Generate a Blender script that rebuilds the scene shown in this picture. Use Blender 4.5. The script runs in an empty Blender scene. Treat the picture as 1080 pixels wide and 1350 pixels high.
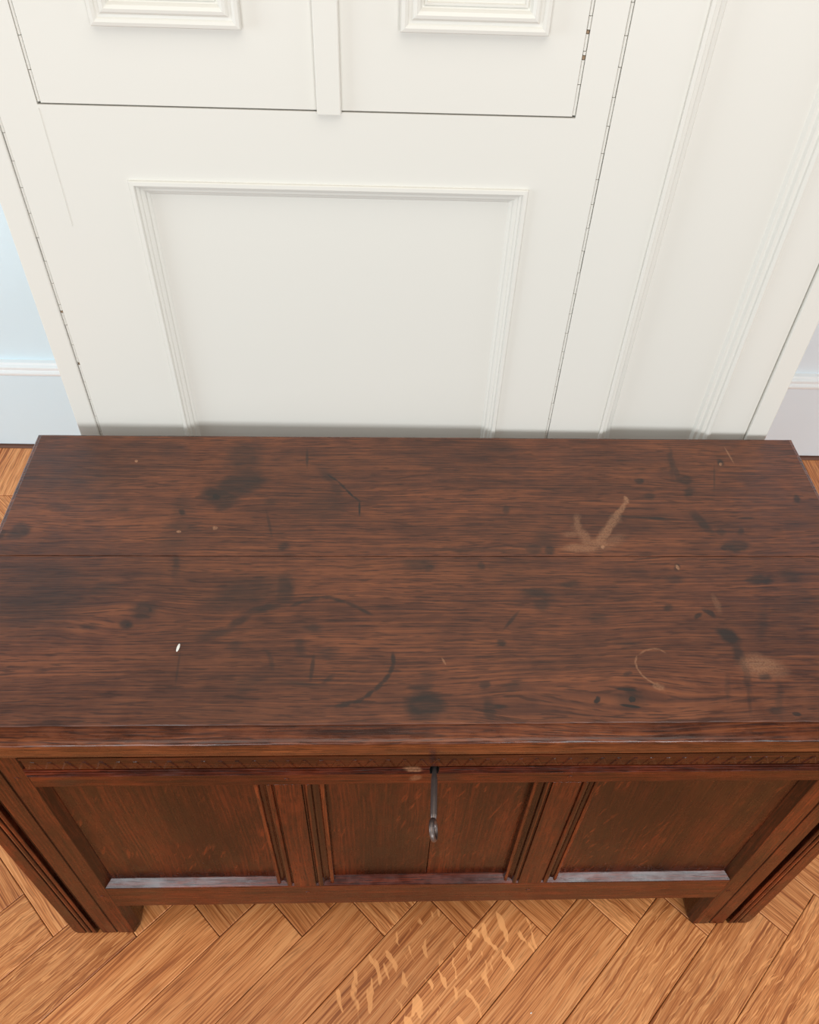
import bpy, bmesh, math, random
from mathutils import Matrix, Vector
random.seed(7)

# ------------------------------------------------------------------ camera
scn = bpy.context.scene
COL = scn.collection
cam_data = bpy.data.cameras.new('camera')
cam = bpy.data.objects.new('camera', cam_data)
COL.objects.link(cam)
cam_data.sensor_fit = 'HORIZONTAL'
cam_data.sensor_width = 36.0
cam_data.lens = 36.326
cam_data.clip_start = 0.05
RGT = Vector((0.99953, -0.00949, 0.02912))
UPV = Vector((-0.01295, 0.73084, 0.68243))
FWD = Vector((0.02776, 0.68248, -0.73037))
m = Matrix.Identity(4)
for i in range(3):
    m[i][0], m[i][1], m[i][2] = RGT[i], UPV[i], -FWD[i]
m[2][3] = 1.4608
cam.matrix_world = m
scn.camera = cam

# ------------------------------------------------------------------ world, window and fill light, exposure
world = bpy.data.worlds.new('room_light')
scn.world = world
world.use_nodes = True
wn = world.node_tree.nodes
wn['Background'].inputs[0].default_value = (1.0, 0.955, 0.89, 1)
wn['Background'].inputs[1].default_value = 0.24


def area_lamp(name, loc, target, w, h, energy, color):
    d = bpy.data.lights.new(name, 'AREA')
    d.shape = 'RECTANGLE'
    d.size, d.size_y = w, h
    d.energy = energy
    d.color = color
    o = bpy.data.objects.new(name, d)
    COL.objects.link(o)
    o.location = loc
    o.rotation_euler = (Vector(target) - Vector(loc)).to_track_quat('-Z', 'Y').to_euler()
    return o


area_lamp('window_and_fill', (1.32, -2.6, 1.20), (0.3, 0.6, 0.6), 0.95, 1.15, 45, (0.93, 0.97, 1.0))
area_lamp('window_and_fill', (-1.0, -2.6, 1.20), (-0.2, 0.6, 0.6), 0.85, 1.15, 37, (0.90, 0.96, 1.0))
area_lamp('window_and_fill', (-2.6, 0.1, 1.1), (-0.6, 1.3, 0.3), 1.0, 1.7, 34, (0.80, 0.92, 1.0))
area_lamp('window_and_fill', (2.7, 0.2, 1.1), (0.8, 1.4, 0.3), 1.0, 1.7, 14, (0.88, 0.95, 1.0))  # added fill to brighten the right alcove, not a known window
area_lamp('ceiling_bounce_fill', (0.1, -0.35, 2.75), (0.1, -0.35, 0.0), 2.4, 1.9, 34, (1.0, 0.94, 0.86))  # added unseen panel standing in for light bounced off the ceiling

scn.view_settings.view_transform = 'Standard'
scn.view_settings.look = 'None'
scn.view_settings.gamma = 1
scn.view_settings.use_curve_mapping = False
scn.view_settings.exposure = 0.0


# ------------------------------------------------------------------ node helpers
class NT:
    def __init__(self, name):
        self.mat = bpy.data.materials.new(name)
        self.mat.use_nodes = True
        self.t = self.mat.node_tree
        self.n = self.t.nodes
        self.bsdf = self.n['Principled BSDF']

    def put(self, sock, v):
        if isinstance(v, bpy.types.NodeSocket):
            self.t.links.new(v, sock)
        elif v is not None:
            if hasattr(sock.default_value, '__len__') and not hasattr(v, '__len__'):
                v = (v,) * len(sock.default_value)
            if hasattr(v, '__len__') and len(sock.default_value) == 4 and len(v) == 3:
                v = (*v, 1)
            sock.default_value = v

    def m(self, op, a, b=None, c=None, clamp=False):
        k = self.n.new('ShaderNodeMath')
        k.operation = op
        k.use_clamp = clamp
        for s, v in zip(k.inputs, (a, b, c)):
            self.put(s, v)
        return k.outputs[0]

    def vm(self, op, a, b=None):
        k = self.n.new('ShaderNodeVectorMath')
        k.operation = op
        self.put(k.inputs[0], a)
        if b is not None:
            if op == 'SCALE':
                self.put(k.inputs['Scale'], b)
            else:
                self.put(k.inputs[1], b)
        return k.outputs['Value'] if op in ('LENGTH', 'DOT_PRODUCT') else k.outputs[0]

    def noise(self, vec, scale=1.0, detail=2.0, rough=0.5, color=False):
        k = self.n.new('ShaderNodeTexNoise')
        self.put(k.inputs['Vector'], vec)
        k.inputs['Scale'].default_value = scale
        k.inputs['Detail'].default_value = detail
        k.inputs['Roughness'].default_value = rough
        return k.outputs['Color'] if color else k.outputs[0]

    def ramp(self, fac, stops, interp='LINEAR'):
        k = self.n.new('ShaderNodeValToRGB')
        k.color_ramp.interpolation = interp
        e = k.color_ramp.elements
        while len(e) < len(stops):
            e.new(0.5)
        for el, (p, c) in zip(e, stops):
            el.position = p
            el.color = (*c, 1) if len(c) == 3 else c
        self.put(k.inputs[0], fac)
        return k.outputs[0]

    def maprange(self, v, a, b, c=0.0, d=1.0, smooth=True):
        k = self.n.new('ShaderNodeMapRange')
        k.interpolation_type = 'SMOOTHSTEP' if smooth else 'LINEAR'
        for i, x in enumerate((v, a, b, c, d)):
            self.put(k.inputs[i], x)
        return k.outputs[0]

    def mix(self, fac, a, b, blend='MIX'):
        k = self.n.new('ShaderNodeMix')
        k.data_type = 'RGBA'
        k.blend_type = blend
        k.clamp_result = False
        self.put(k.inputs[0], fac)
        self.put(k.inputs[6], a)
        self.put(k.inputs[7], b)
        return k.outputs[2]

    def mapping(self, vec, loc=(0, 0, 0), rot=(0, 0, 0), scale=(1, 1, 1), kind='POINT'):
        k = self.n.new('ShaderNodeMapping')
        k.vector_type = kind
        self.put(k.inputs[0], vec)
        if 'Location' in k.inputs:
            k.inputs['Location'].default_value = loc
        k.inputs['Rotation'].default_value = rot
        k.inputs['Scale'].default_value = scale
        return k.outputs[0]

    def xyz(self, x, y, z):
        k = self.n.new('ShaderNodeCombineXYZ')
        for s, v in zip(k.inputs, (x, y, z)):
            self.put(s, v)
        return k.outputs[0]

    def sep(self, v):
        k = self.n.new('ShaderNodeSeparateXYZ')
        self.put(k.inputs[0], v)
        return k.outputs

    def objco(self):
        return self.n.new('ShaderNodeTexCoord').outputs['Object']

    def rnd(self):
        return self.n.new('ShaderNodeObjectInfo').outputs['Random']

    def bump(self, h, strength=0.3, dist=0.001, normal=None):
        k = self.n.new('ShaderNodeBump')
        k.inputs['Strength'].default_value = strength
        k.inputs['Distance'].default_value = dist
        self.put(k.inputs['Height'], h)
        if normal is not None:
            self.put(k.inputs['Normal'], normal)
        return k.outputs[0]

    def out(self, color, rough=0.5, normal=None, spec=0.5, metal=0.0):
        b = self.bsdf
        self.put(b.inputs['Base Color'], color)
        self.put(b.inputs['Roughness'], rough)
        self.put(b.inputs['Specular IOR Level'], spec)
        self.put(b.inputs['Metallic'], metal)
        if normal is not None:
            self.put(b.inputs['Normal'], normal)
        return self.mat


def paint(name, col, rough=0.38, lines=0.12, drift=0.02):
    """gloss brush paint: faint brush lines and slow tone drift"""
    t = NT(name)
    p = t.objco()
    tone = t.noise(p, 2.2, 3, 0.55)
    c = t.mix(tone, tuple(x * (1 - drift) for x in col), tuple(min(1, x * (1 + drift)) for x in col))
    br = t.noise(t.vm('MULTIPLY', p, (260, 260, 9)), 1, 2)
    lump = t.noise(p, 45, 3, 0.6)
    nb = t.bump(t.m('ADD', t.m('MULTIPLY', br, 0.14), lump), lines, 0.0012)
    return t.out(c, rough, nb, 0.45)


def swap_axes(t, p, axis):
    """returns (along, across_a, across_b) scalars"""
    s = t.sep(p)
    return {'X': (s[0], s[1], s[2]), 'Y': (s[1], s[0], s[2]), 'Z': (s[2], s[0], s[1])}[axis]


def old_oak(name, axis, dark, mid, light, rough=0.36, knots=(), marks=(), rays=0.0, ray_slope=0.0,
            blotch=0.28, streak=0.62, spec=0.5, plane='XY'):
    """dark waxed antique oak; grain runs along `axis`, knots part the grain, marks are stains and scrapes"""
    t = NT(name)
    p = t.objco()
    r = t.rnd()
    al, a, b = swap_axes(t, p, axis)
    # knots push the grain lines apart
    for kx, ky, rx, ry, k in knots:
        dx = t.m('DIVIDE', t.m('SUBTRACT', al, kx), rx)
        dy0 = t.m('SUBTRACT', a, ky)
        dy = t.m('DIVIDE', dy0, ry)
        g = t.m('POWER', 2.718, t.m('MULTIPLY', t.m('ADD', t.m('MULTIPLY', dx, dx), t.m('MULTIPLY', dy, dy)), -1.0))
        a = t.m('SUBTRACT', a, t.m('MULTIPLY', t.m('MULTIPLY', dy0, g), k))
    off = t.m('MULTIPLY', r, 37.0)
    base = t.xyz(t.m('ADD', al, off), a, b)
    w = t.noise(t.vm('MULTIPLY', base, (3.0, 9, 9)), 1, 2)
    wob = t.m('MULTIPLY', t.m('SUBTRACT', w, 0.5), 0.02)
    aw = t.m('ADD', a, wob)
    g = t.xyz(t.m('ADD', al, off), aw, b)
    broad = t.noise(t.vm('MULTIPLY', g, (3.0, 30, 30)), 1, 3, 0.55)
    lines = t.noise(t.vm('MULTIPLY', g, (6, 360, 360)), 1, 2, 0.55)
    pores = t.noise(t.vm('MULTIPLY', g, (38, 560, 560)), 1, 1, 0.5)
    blot = t.noise(t.vm('MULTIPLY', base, (3.5, 11, 11)), 1, 4, 0.6)
    spot = t.noise(t.vm('MULTIPLY', base, (28, 45, 45)), 1, 3, 0.6)
    f = t.m('ADD', t.m('MULTIPLY', broad, 0.30), t.m('MULTIPLY', lines, streak))
    f = t.m('ADD', f, t.m('MULTIPLY', t.m('SUBTRACT', spot, 0.5), 0.35))
    f = t.m('DIVIDE', f, 0.30 + streak)
    c = t.ramp(f, [(0.33, dark), (0.49, mid), (0.66, light)])
    bl = t.maprange(blot, 0.36, 0.62, 1.0 - blotch, 1.0)
    c = t.mix(1.0, c, t.xyz(bl, bl, bl), 'MULTIPLY')
    pm = t.maprange(pores, 0.34, 0.47, 0.62, 0.0)
    c = t.mix(pm, c, tuple(x * 0.35 for x in dark))
    if rays:
        rv = t.xyz(t.m('MULTIPLY', t.m('ADD', al, t.m('MULTIPLY', a, ray_slope)), 26),
                   t.m('MULTIPLY', t.m('ADD', aw, t.m('MULTIPLY', al, -0.25)), 190), t.m('MULTIPLY', b, 40))
        rn = t.noise(rv, 1, 2, 0.5)
        zone = t.maprange(t.noise(base, 7, 2), 0.42, 0.6, 0.0, 1.0)
        rm = t.m('MULTIPLY', t.maprange(rn, 0.60, 0.70), t.m('MULTIPLY', zone, rays))
        c = t.mix(rm, c, tuple(min(1, x * 1.7) for x in light))
    rr = rough
    if marks:
        ww = t.noise(p, 34, 3, 0.6, color=True)
        pw = t.vm('ADD', p, t.vm('SCALE', t.vm('SUBTRACT', ww, (0.5, 0.5, 0.5)), 0.016))
        acc = {'D': None, 'L': None}
        done = None
        for i, (kind, cx, cy, rx, ry, rot, st, so) in enumerate(marks):
            if i % 6 == 0 and done is not None:      # keeps the shader evaluating in short runs
                tiny = t.m('MULTIPLY', done, 1e-7)
                p2, pw2 = t.vm('ADD', p, tiny), t.vm('ADD', pw, tiny)
            elif done is None:
                p2, pw2 = p, pw
            small = ry < 0.003
            if plane == 'XZ':
                q = t.mapping(pw2, (cx, 0, cy), (0, -rot, 0), (rx * 1.15, 500, ry * 1.15), 'TEXTURE')
            else:
                q = t.mapping(p2 if small else pw2, (cx, cy, 0), (0, 0, rot), (rx * 1.15, max(ry, 0.0012) * 1.15, 500), 'TEXTURE')
            v = t.maprange(t.vm('LENGTH', q), 1.0 + 0.35 * so, 1.0 - so, 0.0, st)
            acc[kind] = v if acc[kind] is None else t.m('MAXIMUM', acc[kind], v)
            done = acc[kind]
        mot = t.maprange(t.noise(t.vm('MULTIPLY', g, (22, 90, 90)), 1, 3, 0.65), 0.34, 0.6, 0.72, 1.0)
        if acc['D'] is not None:
            c = t.mix(t.m('MULTIPLY', t.m('MULTIPLY', acc['D'], mot), 1.0, None, True), c, (0.017, 0.0105, 0.0078))
        if acc['L'] is not None:
            c = t.mix(t.m('MULTIPLY', t.m('MULTIPLY', acc['L'], t.maprange(t.noise(p, 420, 2, 0.6), 0.3, 0.65, 0.45, 1.0)), 0.66, None, True), c, (0.40, 0.20, 0.105))
    rr = t.maprange(spot, 0.3, 0.7, rough - 0.05, rough + 0.08)
    h = t.m('ADD', t.m('MULTIPLY', lines, 0.7), t.m('MULTIPLY', pores, 0.8))
    h = t.m('ADD', h, t.m('MULTIPLY', spot, 0.6))
    return t.out(c, rr, t.bump(h, 0.35, 0.0007), spec)


def floor_oak(name, dark, mid, light, figure='plain'):
    """fresh oiled oak block; grain along local X, a different cut of tree per object"""
    t = NT(name)
    p = t.objco()
    r = t.rnd()
    s = t.sep(p)
    x = t.m('ADD', s[0], t.m('MULTIPLY', r, 61.0))
    y = t.m('ADD', s[1], t.m('MULTIPLY', r, 17.0))
    base = t.xyz(x, y, t.m('MULTIPLY', r, 9.0))
    w = t.noise(t.vm('MULTIPLY', base, (3.2, 11, 1)), 1, 2, 0.5)
    yw = t.m('ADD', y, t.m('MULTIPLY', t.m('SUBTRACT', w, 0.5), 0.030))
    g = t.xyz(x, yw, 0)
    broad = t.noise(t.vm('MULTIPLY', g, (2.6, 95, 1)), 1, 2, 0.5)
    lines = t.noise(t.vm('MULTIPLY', g, (7, 400, 1)), 1, 2, 0.6)
    pores = t.noise(t.vm('MULTIPLY', g, (26, 420, 1)), 1, 1, 0.5)
    f = t.m('ADD', t.m('MULTIPLY', broad, 0.45), t.m('MULTIPLY', lines, 0.65))
    f = t.m('DIVIDE', f, 1.1)
    c = t.ramp(f, [(0.39, dark), (0.465, mid), (0.60, light)])
    c = t.mix(t.maprange(pores, 0.33, 0.47, 0.42, 0.0), c, tuple(k * 0.62 for k in dark))
    pale = tuple(min(1, k * 1.35) for k in light)
    if figure == 'fleck':
        fv = t.vm('ADD', base, t.vm('SCALE', t.vm('SUBTRACT', t.noise(base, 22, 2, 0.5, color=True), (0.5,) * 3), 0.03))
        fs = t.sep(fv)
        fn = t.noise(t.xyz(t.m('MULTIPLY', t.m('SUBTRACT', fs[0], t.m('MULTIPLY', fs[1], 0.5)), 62),
                           t.m('MULTIPLY', fs[1], 26), 3.0), 1, 2, 0.45)
        c = t.mix(t.maprange(fn, 0.58, 0.63, 0.0, 0.72), c, pale)
    if figure == 'ray':
        wv = t.noise(base, 16, 2, 0.5)
        fn = t.noise(t.xyz(t.m('MULTIPLY', t.m('ADD', x, t.m('MULTIPLY', y, 1.1)), 26),
                           t.m('ADD', t.m('MULTIPLY', y, 330), t.m('MULTIPLY', wv, 7.0)), 1.0), 1, 2, 0.5)
        c = t.mix(t.maprange(fn, 0.56, 0.63, 0.0, 0.62), c, pale)
    shade = t.maprange(r, 0, 1, 0.82, 1.12, smooth=False)
    c = t.mix(1.0, c, t.xyz(shade, t.m('POWER', shade, 1.15), t.m('POWER', shade, 1.3)), 'MULTIPLY')
    h = t.m('ADD', t.m('MULTIPLY', pores, 0.8), lines)
    return t.out(c, t.maprange(lines, 0.3, 0.7, 0.42, 0.34), t.bump(h, 0.25, 0.0005), 0.4)


def flat(name, col, rough=0.5, metal=0.0, spec=0.5, bump=0.0, bscale=60):
    t = NT(name)
    p = t.objco()
    k = t.noise(p, bscale, 3, 0.6)
    c = t.mix(k, tuple(x * 0.82 for x in col), tuple(x * 1.12 for x in col))
    nb = t.bump(k, bump, 0.001) if bump else None
    return t.out(c, rough, nb, spec, metal)

# stains (D) and scrapes (L) on the lid: kind, x, y, radius, radius, turn, strength, softness (chest coordinates, metres)
MARKS = [
    ('D', -0.255, 0.43, 0.0399, 0.0232, -1.4, 0.6, 0.55), ('D', -0.254, 0.38, 0.0329, 0.022, 0.28, 0.75, 0.4), ('D', -0.279, 0.355, 0.0259, 0.0159, -0.38, 0.85, 0.5),
    ('D', -0.286, 0.355, 0.0086, 0.005, -1.37, 1, 0.5), ('D', -0.271, 0.339, 0.0143, 0.011, 0.69, 0.6, 0.6), ('D', -0.239, 0.438, 0.061, 0.0106, -1.47, 0.35, 0.8),
    ('D', -0.324, 0.328, 0.007, 0.0049, -1.26, 0.9, 0.6), ('D', -0.327, 0.336, 0.0224, 0.0137, -1.31, 0.4, 0.8), ('D', -0.527, 0.292, 0.0139, 0.0122, 1.07, 0.8, 0.5),
    ('D', -0.547, 0.287, 0.0072, 0.0051, -0.88, 0.7, 0.6), ('D', -0.476, 0.375, 0.0626, 0.0414, -0.2, 0.35, 0.9), ('D', -0.488, 0.336, 0.016, 0.0082, -0.09, 0.5, 0.7),
    ('D', -0.412, 0.336, 0.0221, 0.0109, -0.07, 0.45, 0.8), ('D', -0.324, 0.3, 0.0241, 0.009, -0.15, 0.6, 0.7), ('D', -0.331, 0.274, 0.0247, 0.0182, 0.58, 0.4, 0.8),
    ('D', -0.167, 0.433, 0.0187, 0.0021, -1.51, 0.7, 0.6), ('D', -0.136, 0.395, 0.0205, 0.0073, -0.9, 0.5, 0.7), ('D', -0.125, 0.373, 0.0242, 0.0056, -1.1, 0.45, 0.7),
    ('D', -0.141, 0.334, 0.0307, 0.0219, 0.32, 0.3, 0.8), ('D', -0.209, 0.307, 0.024, 0.002, -1.33, 0.5, 0.6), ('D', -0.186, 0.265, 0.008, 0.0074, -0.68, 0.7, 0.6),
    ('D', -0.21, 0.348, 0.0082, 0.007, -0.23, 0.5, 0.7), ('D', 0.106, 0.457, 0.0289, 0.016, 0.06, 0.4, 0.8), ('D', 0.107, 0.331, 0.0098, 0.0051, 1.43, 0.6, 0.6),
    ('D', 0.154, 0.281, 0.0215, 0.0174, 1.14, 0.45, 0.8), ('D', 0.136, 0.263, 0.012, 0.0089, 0.16, 0.7, 0.6), ('D', 0.157, 0.262, 0.0084, 0.0073, 0.65, 0.8, 0.6),
    ('D', 0.058, 0.262, 0.1379, 0.0038, 0.0, 0.45, 0.8), ('D', 0.301, 0.388, 0.0078, 0.0058, 0.32, 0.9, 0.5), ('D', 0.306, 0.358, 0.0082, 0.0065, 0.68, 0.6, 0.6),
    ('D', 0.355, 0.427, 0.0339, 0.0045, 1.45, 0.6, 0.7), ('D', 0.358, 0.403, 0.019, 0.0037, -1.46, 0.6, 0.6), ('D', 0.366, 0.393, 0.0115, 0.0085, 0.41, 0.85, 0.5),
    ('D', 0.365, 0.369, 0.014, 0.0071, 1.16, 0.75, 0.6), ('D', 0.368, 0.313, 0.0237, 0.0078, -1.16, 0.75, 0.6), ('D', 0.389, 0.295, 0.008, 0.006, 0.61, 0.6, 0.6),
    ('D', 0.402, 0.269, 0.0205, 0.0102, 0.11, 0.85, 0.5), ('D', 0.386, 0.266, 0.0065, 0.0048, 0.47, 0.8, 0.5), ('D', 0.513, 0.355, 0.0095, 0.0049, 1.1, 0.85, 0.5),
    ('D', 0.427, 0.429, 0.0074, 0.0047, 1.33, 0.9, 0.5), ('D', 0.409, 0.396, 0.0281, 0.0016, 1.3, 0.5, 0.7), ('D', 0.309, 0.318, 0.0143, 0.0028, -0.06, 0.9, 0.5),
    ('D', 0.282, 0.32, 0.0509, 0.0017, -0.07, 0.8, 0.5), ('D', 0.432, 0.319, 0.0125, 0.0021, 0.01, 0.7, 0.5), ('D', 0.416, 0.295, 0.0073, 0.0047, 1.04, 0.7, 0.6),
    ('D', -0.47, 0.172, 0.064, 0.0515, 0.15, 0.6, 0.9), ('D', -0.496, 0.155, 0.0333, 0.0236, -0.89, 0.4, 0.9), ('D', -0.474, 0.218, 0.0465, 0.0231, -0.09, 0.45, 0.9),
    ('D', -0.344, 0.168, 0.017, 0.0136, -0.46, 0.8, 0.6), ('D', -0.361, 0.146, 0.0092, 0.0072, -0.4, 0.85, 0.5), ('D', -0.359, 0.145, 0.0028, 0.0021, -1.09, 1, 0.3),
    ('D', -0.337, 0.167, 0.0029, 0.0021, -1.13, 1, 0.3), ('D', -0.403, 0.145, 0.0124, 0.0053, -0.06, 0.6, 0.7), ('D', -0.4, 0.198, 0.0176, 0.0107, 0.16, 0.55, 0.7),
    ('D', -0.319, 0.236, 0.0268, 0.0046, -1.4, 0.5, 0.8), ('D', -0.221, 0.194, 0.0552, 0.0255, 0.34, 0.55, 0.8), ('D', -0.181, 0.2, 0.0253, 0.013, -1.52, 0.75, 0.6),
    ('D', -0.205, 0.168, 0.0288, 0.0068, 0.31, 0.75, 0.6), ('D', -0.23, 0.151, 0.0199, 0.0065, 0.67, 0.75, 0.6), ('D', -0.254, 0.133, 0.0224, 0.0065, 0.39, 0.65, 0.7),
    ('D', -0.231, 0.117, 0.0106, 0.0085, -1.21, 0.5, 0.7), ('D', -0.256, 0.177, 0.0274, 0.0178, -0.1, 0.45, 0.8), ('D', -0.143, 0.14, 0.0125, 0.0075, -0.04, 0.65, 0.7),
    ('D', -0.154, 0.115, 0.0125, 0.007, -1.24, 0.55, 0.7), ('D', -0.121, 0.107, 0.0122, 0.0072, -0.03, 0.5, 0.7), ('D', -0.14, 0.086, 0.0176, 0.0026, 1.51, 0.7, 0.6),
    ('D', -0.149, 0.065, 0.0289, 0.0029, -0.13, 0.6, 0.7), ('D', -0.121, 0.071, 0.0087, 0.0038, 0.62, 0.6, 0.7), ('D', -0.189, 0.097, 0.0143, 0.0034, -1.19, 0.5, 0.7),
    ('D', -0.212, 0.067, 0.0235, 0.0117, 0.64, 0.4, 0.8), ('D', -0.291, 0.087, 0.0233, 0.0015, -1.52, 0.5, 0.7), ('D', -0.014, 0.037, 0.0217, 0.0184, 0.07, 0.95, 0.5),
    ('D', -0.017, 0.061, 0.0136, 0.0096, 0.02, 0.6, 0.7), ('D', -0.008, 0.076, 0.0103, 0.0079, 0.04, 0.4, 0.8), ('D', -0.014, 0.238, 0.0211, 0.0099, -0.12, 0.7, 0.7),
    ('D', -0.001, 0.233, 0.0077, 0.0073, 0.37, 0.7, 0.6), ('D', 0.065, 0.233, 0.0074, 0.0057, 1.36, 0.6, 0.6), ('D', 0.13, 0.192, 0.0205, 0.0094, -0.09, 0.8, 0.6),
    ('D', 0.132, 0.174, 0.0131, 0.009, 0.12, 0.65, 0.7), ('D', 0.094, 0.151, 0.0175, 0.0023, 0.9, 0.7, 0.6), ('D', 0.079, 0.121, 0.0063, 0.0052, 0.22, 0.85, 0.5),
    ('D', 0.174, 0.206, 0.0124, 0.0059, 0.05, 0.65, 0.7), ('D', 0.2, 0.151, 0.0125, 0.008, -0.15, 0.6, 0.7), ('D', 0.055, 0.064, 0.0071, 0.0066, 0.72, 0.7, 0.5),
    ('D', 0.057, 0.032, 0.0148, 0.0067, 1.46, 0.7, 0.6), ('D', 0.085, 0.061, 0.012, 0.0068, 0.04, 0.5, 0.7), ('D', 0.065, 0.035, 0.0101, 0.0028, 0.0, 0.8, 0.6),
    ('D', 0.214, 0.043, 0.0219, 0.0124, -0.02, 0.5, 0.7), ('D', 0.218, 0.042, 0.004, 0.0035, -0.21, 1, 0.3), ('D', 0.214, 0.056, 0.011, 0.002, -0.08, 1, 0.3),
    ('D', 0.214, 0.035, 0.0115, 0.0019, -0.16, 1, 0.3), ('D', 0.179, 0.042, 0.004, 0.0032, 1.0, 1, 0.4), ('D', 0.22, 0.075, 0.0042, 0.0033, 1.0, 0.8, 0.6),
    ('D', 0.23, 0.116, 0.0199, 0.0063, 0.02, 0.45, 0.8), ('D', 0.416, 0.213, 0.0159, 0.0083, 0.13, 0.9, 0.5), ('D', 0.459, 0.219, 0.0169, 0.0115, -0.03, 0.6, 0.7),
    ('D', 0.351, 0.128, 0.0152, 0.0105, -0.93, 0.9, 0.5), ('D', 0.356, 0.105, 0.0159, 0.0075, 1.48, 0.7, 0.6), ('D', 0.357, 0.074, 0.0268, 0.0046, 1.49, 0.55, 0.7),
    ('D', 0.29, 0.17, 0.007, 0.0054, 0.44, 0.75, 0.6), ('D', 0.323, 0.157, 0.0066, 0.0038, 0.58, 0.85, 0.5), ('D', 0.338, 0.162, 0.0086, 0.0037, -0.59, 0.8, 0.5),
    ('D', 0.399, 0.148, 0.0286, 0.0069, 1.12, 0.5, 0.8), ('D', 0.449, 0.171, 0.0376, 0.0239, 0.96, 0.35, 0.9), ('D', 0.378, 0.071, 0.0071, 0.0059, 0.41, 0.7, 0.6),
    ('D', 0.376, 0.029, 0.0098, 0.0049, -0.12, 0.8, 0.6), ('D', 0.398, 0.024, 0.0049, 0.0025, -0.12, 1, 0.4), ('D', 0.385, 0.044, 0.0234, 0.0042, 1.31, 0.45, 0.8),
    ('D', 0.351, 0.045, 0.0232, 0.0025, 1.34, 0.45, 0.8), ('D', 0.329, 0.059, 0.0201, 0.0033, 1.28, 0.4, 0.8), ('D', 0.308, 0.214, 0.0117, 0.006, 0.09, 0.5, 0.7),
    ('D', 0.316, 0.234, 0.0066, 0.0046, 1.07, 0.85, 0.5), ('L', 0.2, 0.306, 0.0215, 0.0051, 1.46, 0.6, 0.6), ('L', 0.204, 0.284, 0.0217, 0.0085, -1.09, 0.6, 0.6),
    ('L', 0.222, 0.274, 0.0155, 0.0094, -0.19, 0.65, 0.6), ('L', 0.196, 0.266, 0.0236, 0.0078, -0.05, 0.7, 0.5), ('L', 0.187, 0.291, 0.0121, 0.0053, 0.04, 0.5, 0.7),
    ('L', 0.236, 0.295, 0.0412, 0.0071, 0.92, 0.8, 0.5), ('L', 0.261, 0.329, 0.029, 0.0041, 0.98, 0.85, 0.5), ('L', 0.276, 0.351, 0.0059, 0.0031, 1.29, 1, 0.5),
    ('L', 0.226, 0.267, 0.0034, 0.0024, 1.18, 1.4, 0.4), ('L', 0.238, 0.275, 0.0251, 0.0103, 0.48, 0.4, 0.7), ('L', 0.377, 0.087, 0.0229, 0.0133, 0.04, 0.75, 0.7),
    ('L', 0.394, 0.079, 0.0139, 0.0102, 0.11, 0.45, 0.8), ('L', 0.253, 0.059, 0.0058, 0.0041, -0.19, 0.7, 0.5), ('L', 0.351, 0.176, 0.0132, 0.004, 1.52, 0.35, 0.7),
    ('L', 0.316, 0.233, 0.004, 0.0021, -1.53, 1.2, 0.4), ('L', 0.444, 0.443, 0.0167, 0.0013, -1.46, 0.8, 0.5), ('L', 0.01, 0.094, 0.0048, 0.0011, -1.16, 1, 0.4),
    ('L', 0.426, 0.424, 0.0034, 0.0021, 1.1, 1.2, 0.4), ('L', -0.324, 0.292, 0.003, 0.0021, -0.16, 1.2, 0.4), ('L', -0.276, 0.3, 0.0036, 0.0032, -0.62, 0.9, 0.5),
    ('L', -0.405, 0.424, 0.0026, 0.002, -1.06, 1.3, 0.4), ('L', 0.267, 0.107, 0.0045, 0.0011, -0.68, 0.6, 0.6), ('L', 0.26, 0.11, 0.0052, 0.0011, -0.13, 0.6, 0.6),
    ('L', 0.252, 0.109, 0.0058, 0.001, 0.25, 0.6, 0.6), ('L', 0.244, 0.106, 0.0064, 0.0009, 0.57, 0.6, 0.6), ('L', 0.233, 0.095, 0.0059, 0.0009, 1.16, 0.75, 0.6),
    ('L', 0.232, 0.087, 0.0054, 0.001, 1.57, 0.75, 0.6), ('L', 0.234, 0.079, 0.0057, 0.0011, -1.17, 0.75, 0.6), ('L', 0.238, 0.072, 0.0054, 0.0012, -0.82, 0.75, 0.6),
    ('L', 0.244, 0.066, 0.0054, 0.0012, -0.64, 0.75, 0.6), ('L', 0.25, 0.062, 0.0043, 0.0012, -0.65, 0.75, 0.6), ('D', -0.163, 0.176, 0.0092, 0.0029, 0.41, 0.75, 0.7),
    ('D', -0.147, 0.182, 0.0118, 0.003, 0.31, 0.75, 0.7), ('D', -0.13, 0.184, 0.0104, 0.003, -0.08, 0.75, 0.7), ('D', -0.113, 0.181, 0.0111, 0.0029, -0.34, 0.75, 0.7),
    ('D', -0.097, 0.174, 0.0106, 0.0028, -0.51, 0.75, 0.7), ('D', -0.082, 0.165, 0.0121, 0.0027, -0.56, 0.75, 0.7), ('D', -0.048, 0.097, 0.009, 0.0028, -1.52, 0.85, 0.6),
    ('D', -0.05, 0.084, 0.0081, 0.0028, 1.23, 0.85, 0.6), ('D', -0.056, 0.072, 0.0084, 0.0029, 0.97, 0.85, 0.6), ('D', -0.064, 0.062, 0.0089, 0.0029, 0.87, 0.85, 0.6),
    ('D', -0.075, 0.052, 0.0091, 0.003, 0.64, 0.85, 0.6), ('D', -0.087, 0.044, 0.0095, 0.003, 0.52, 0.85, 0.6), ('D', -0.102, 0.038, 0.0103, 0.003, 0.34, 0.85, 0.6),
    ('D', -0.129, 0.392, 0.0127, 0.0019, -0.73, 0.95, 0.5), ('D', -0.116, 0.378, 0.0116, 0.0018, -0.94, 0.95, 0.5), ('D', -0.105, 0.363, 0.0114, 0.0018, -0.94, 0.95, 0.5),
    ('D', -0.095, 0.352, 0.0078, 0.0018, -0.81, 0.95, 0.5), ('D', -0.091, 0.335, 0.0148, 0.0015, -1.55, 0.95, 0.5),
]

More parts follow.
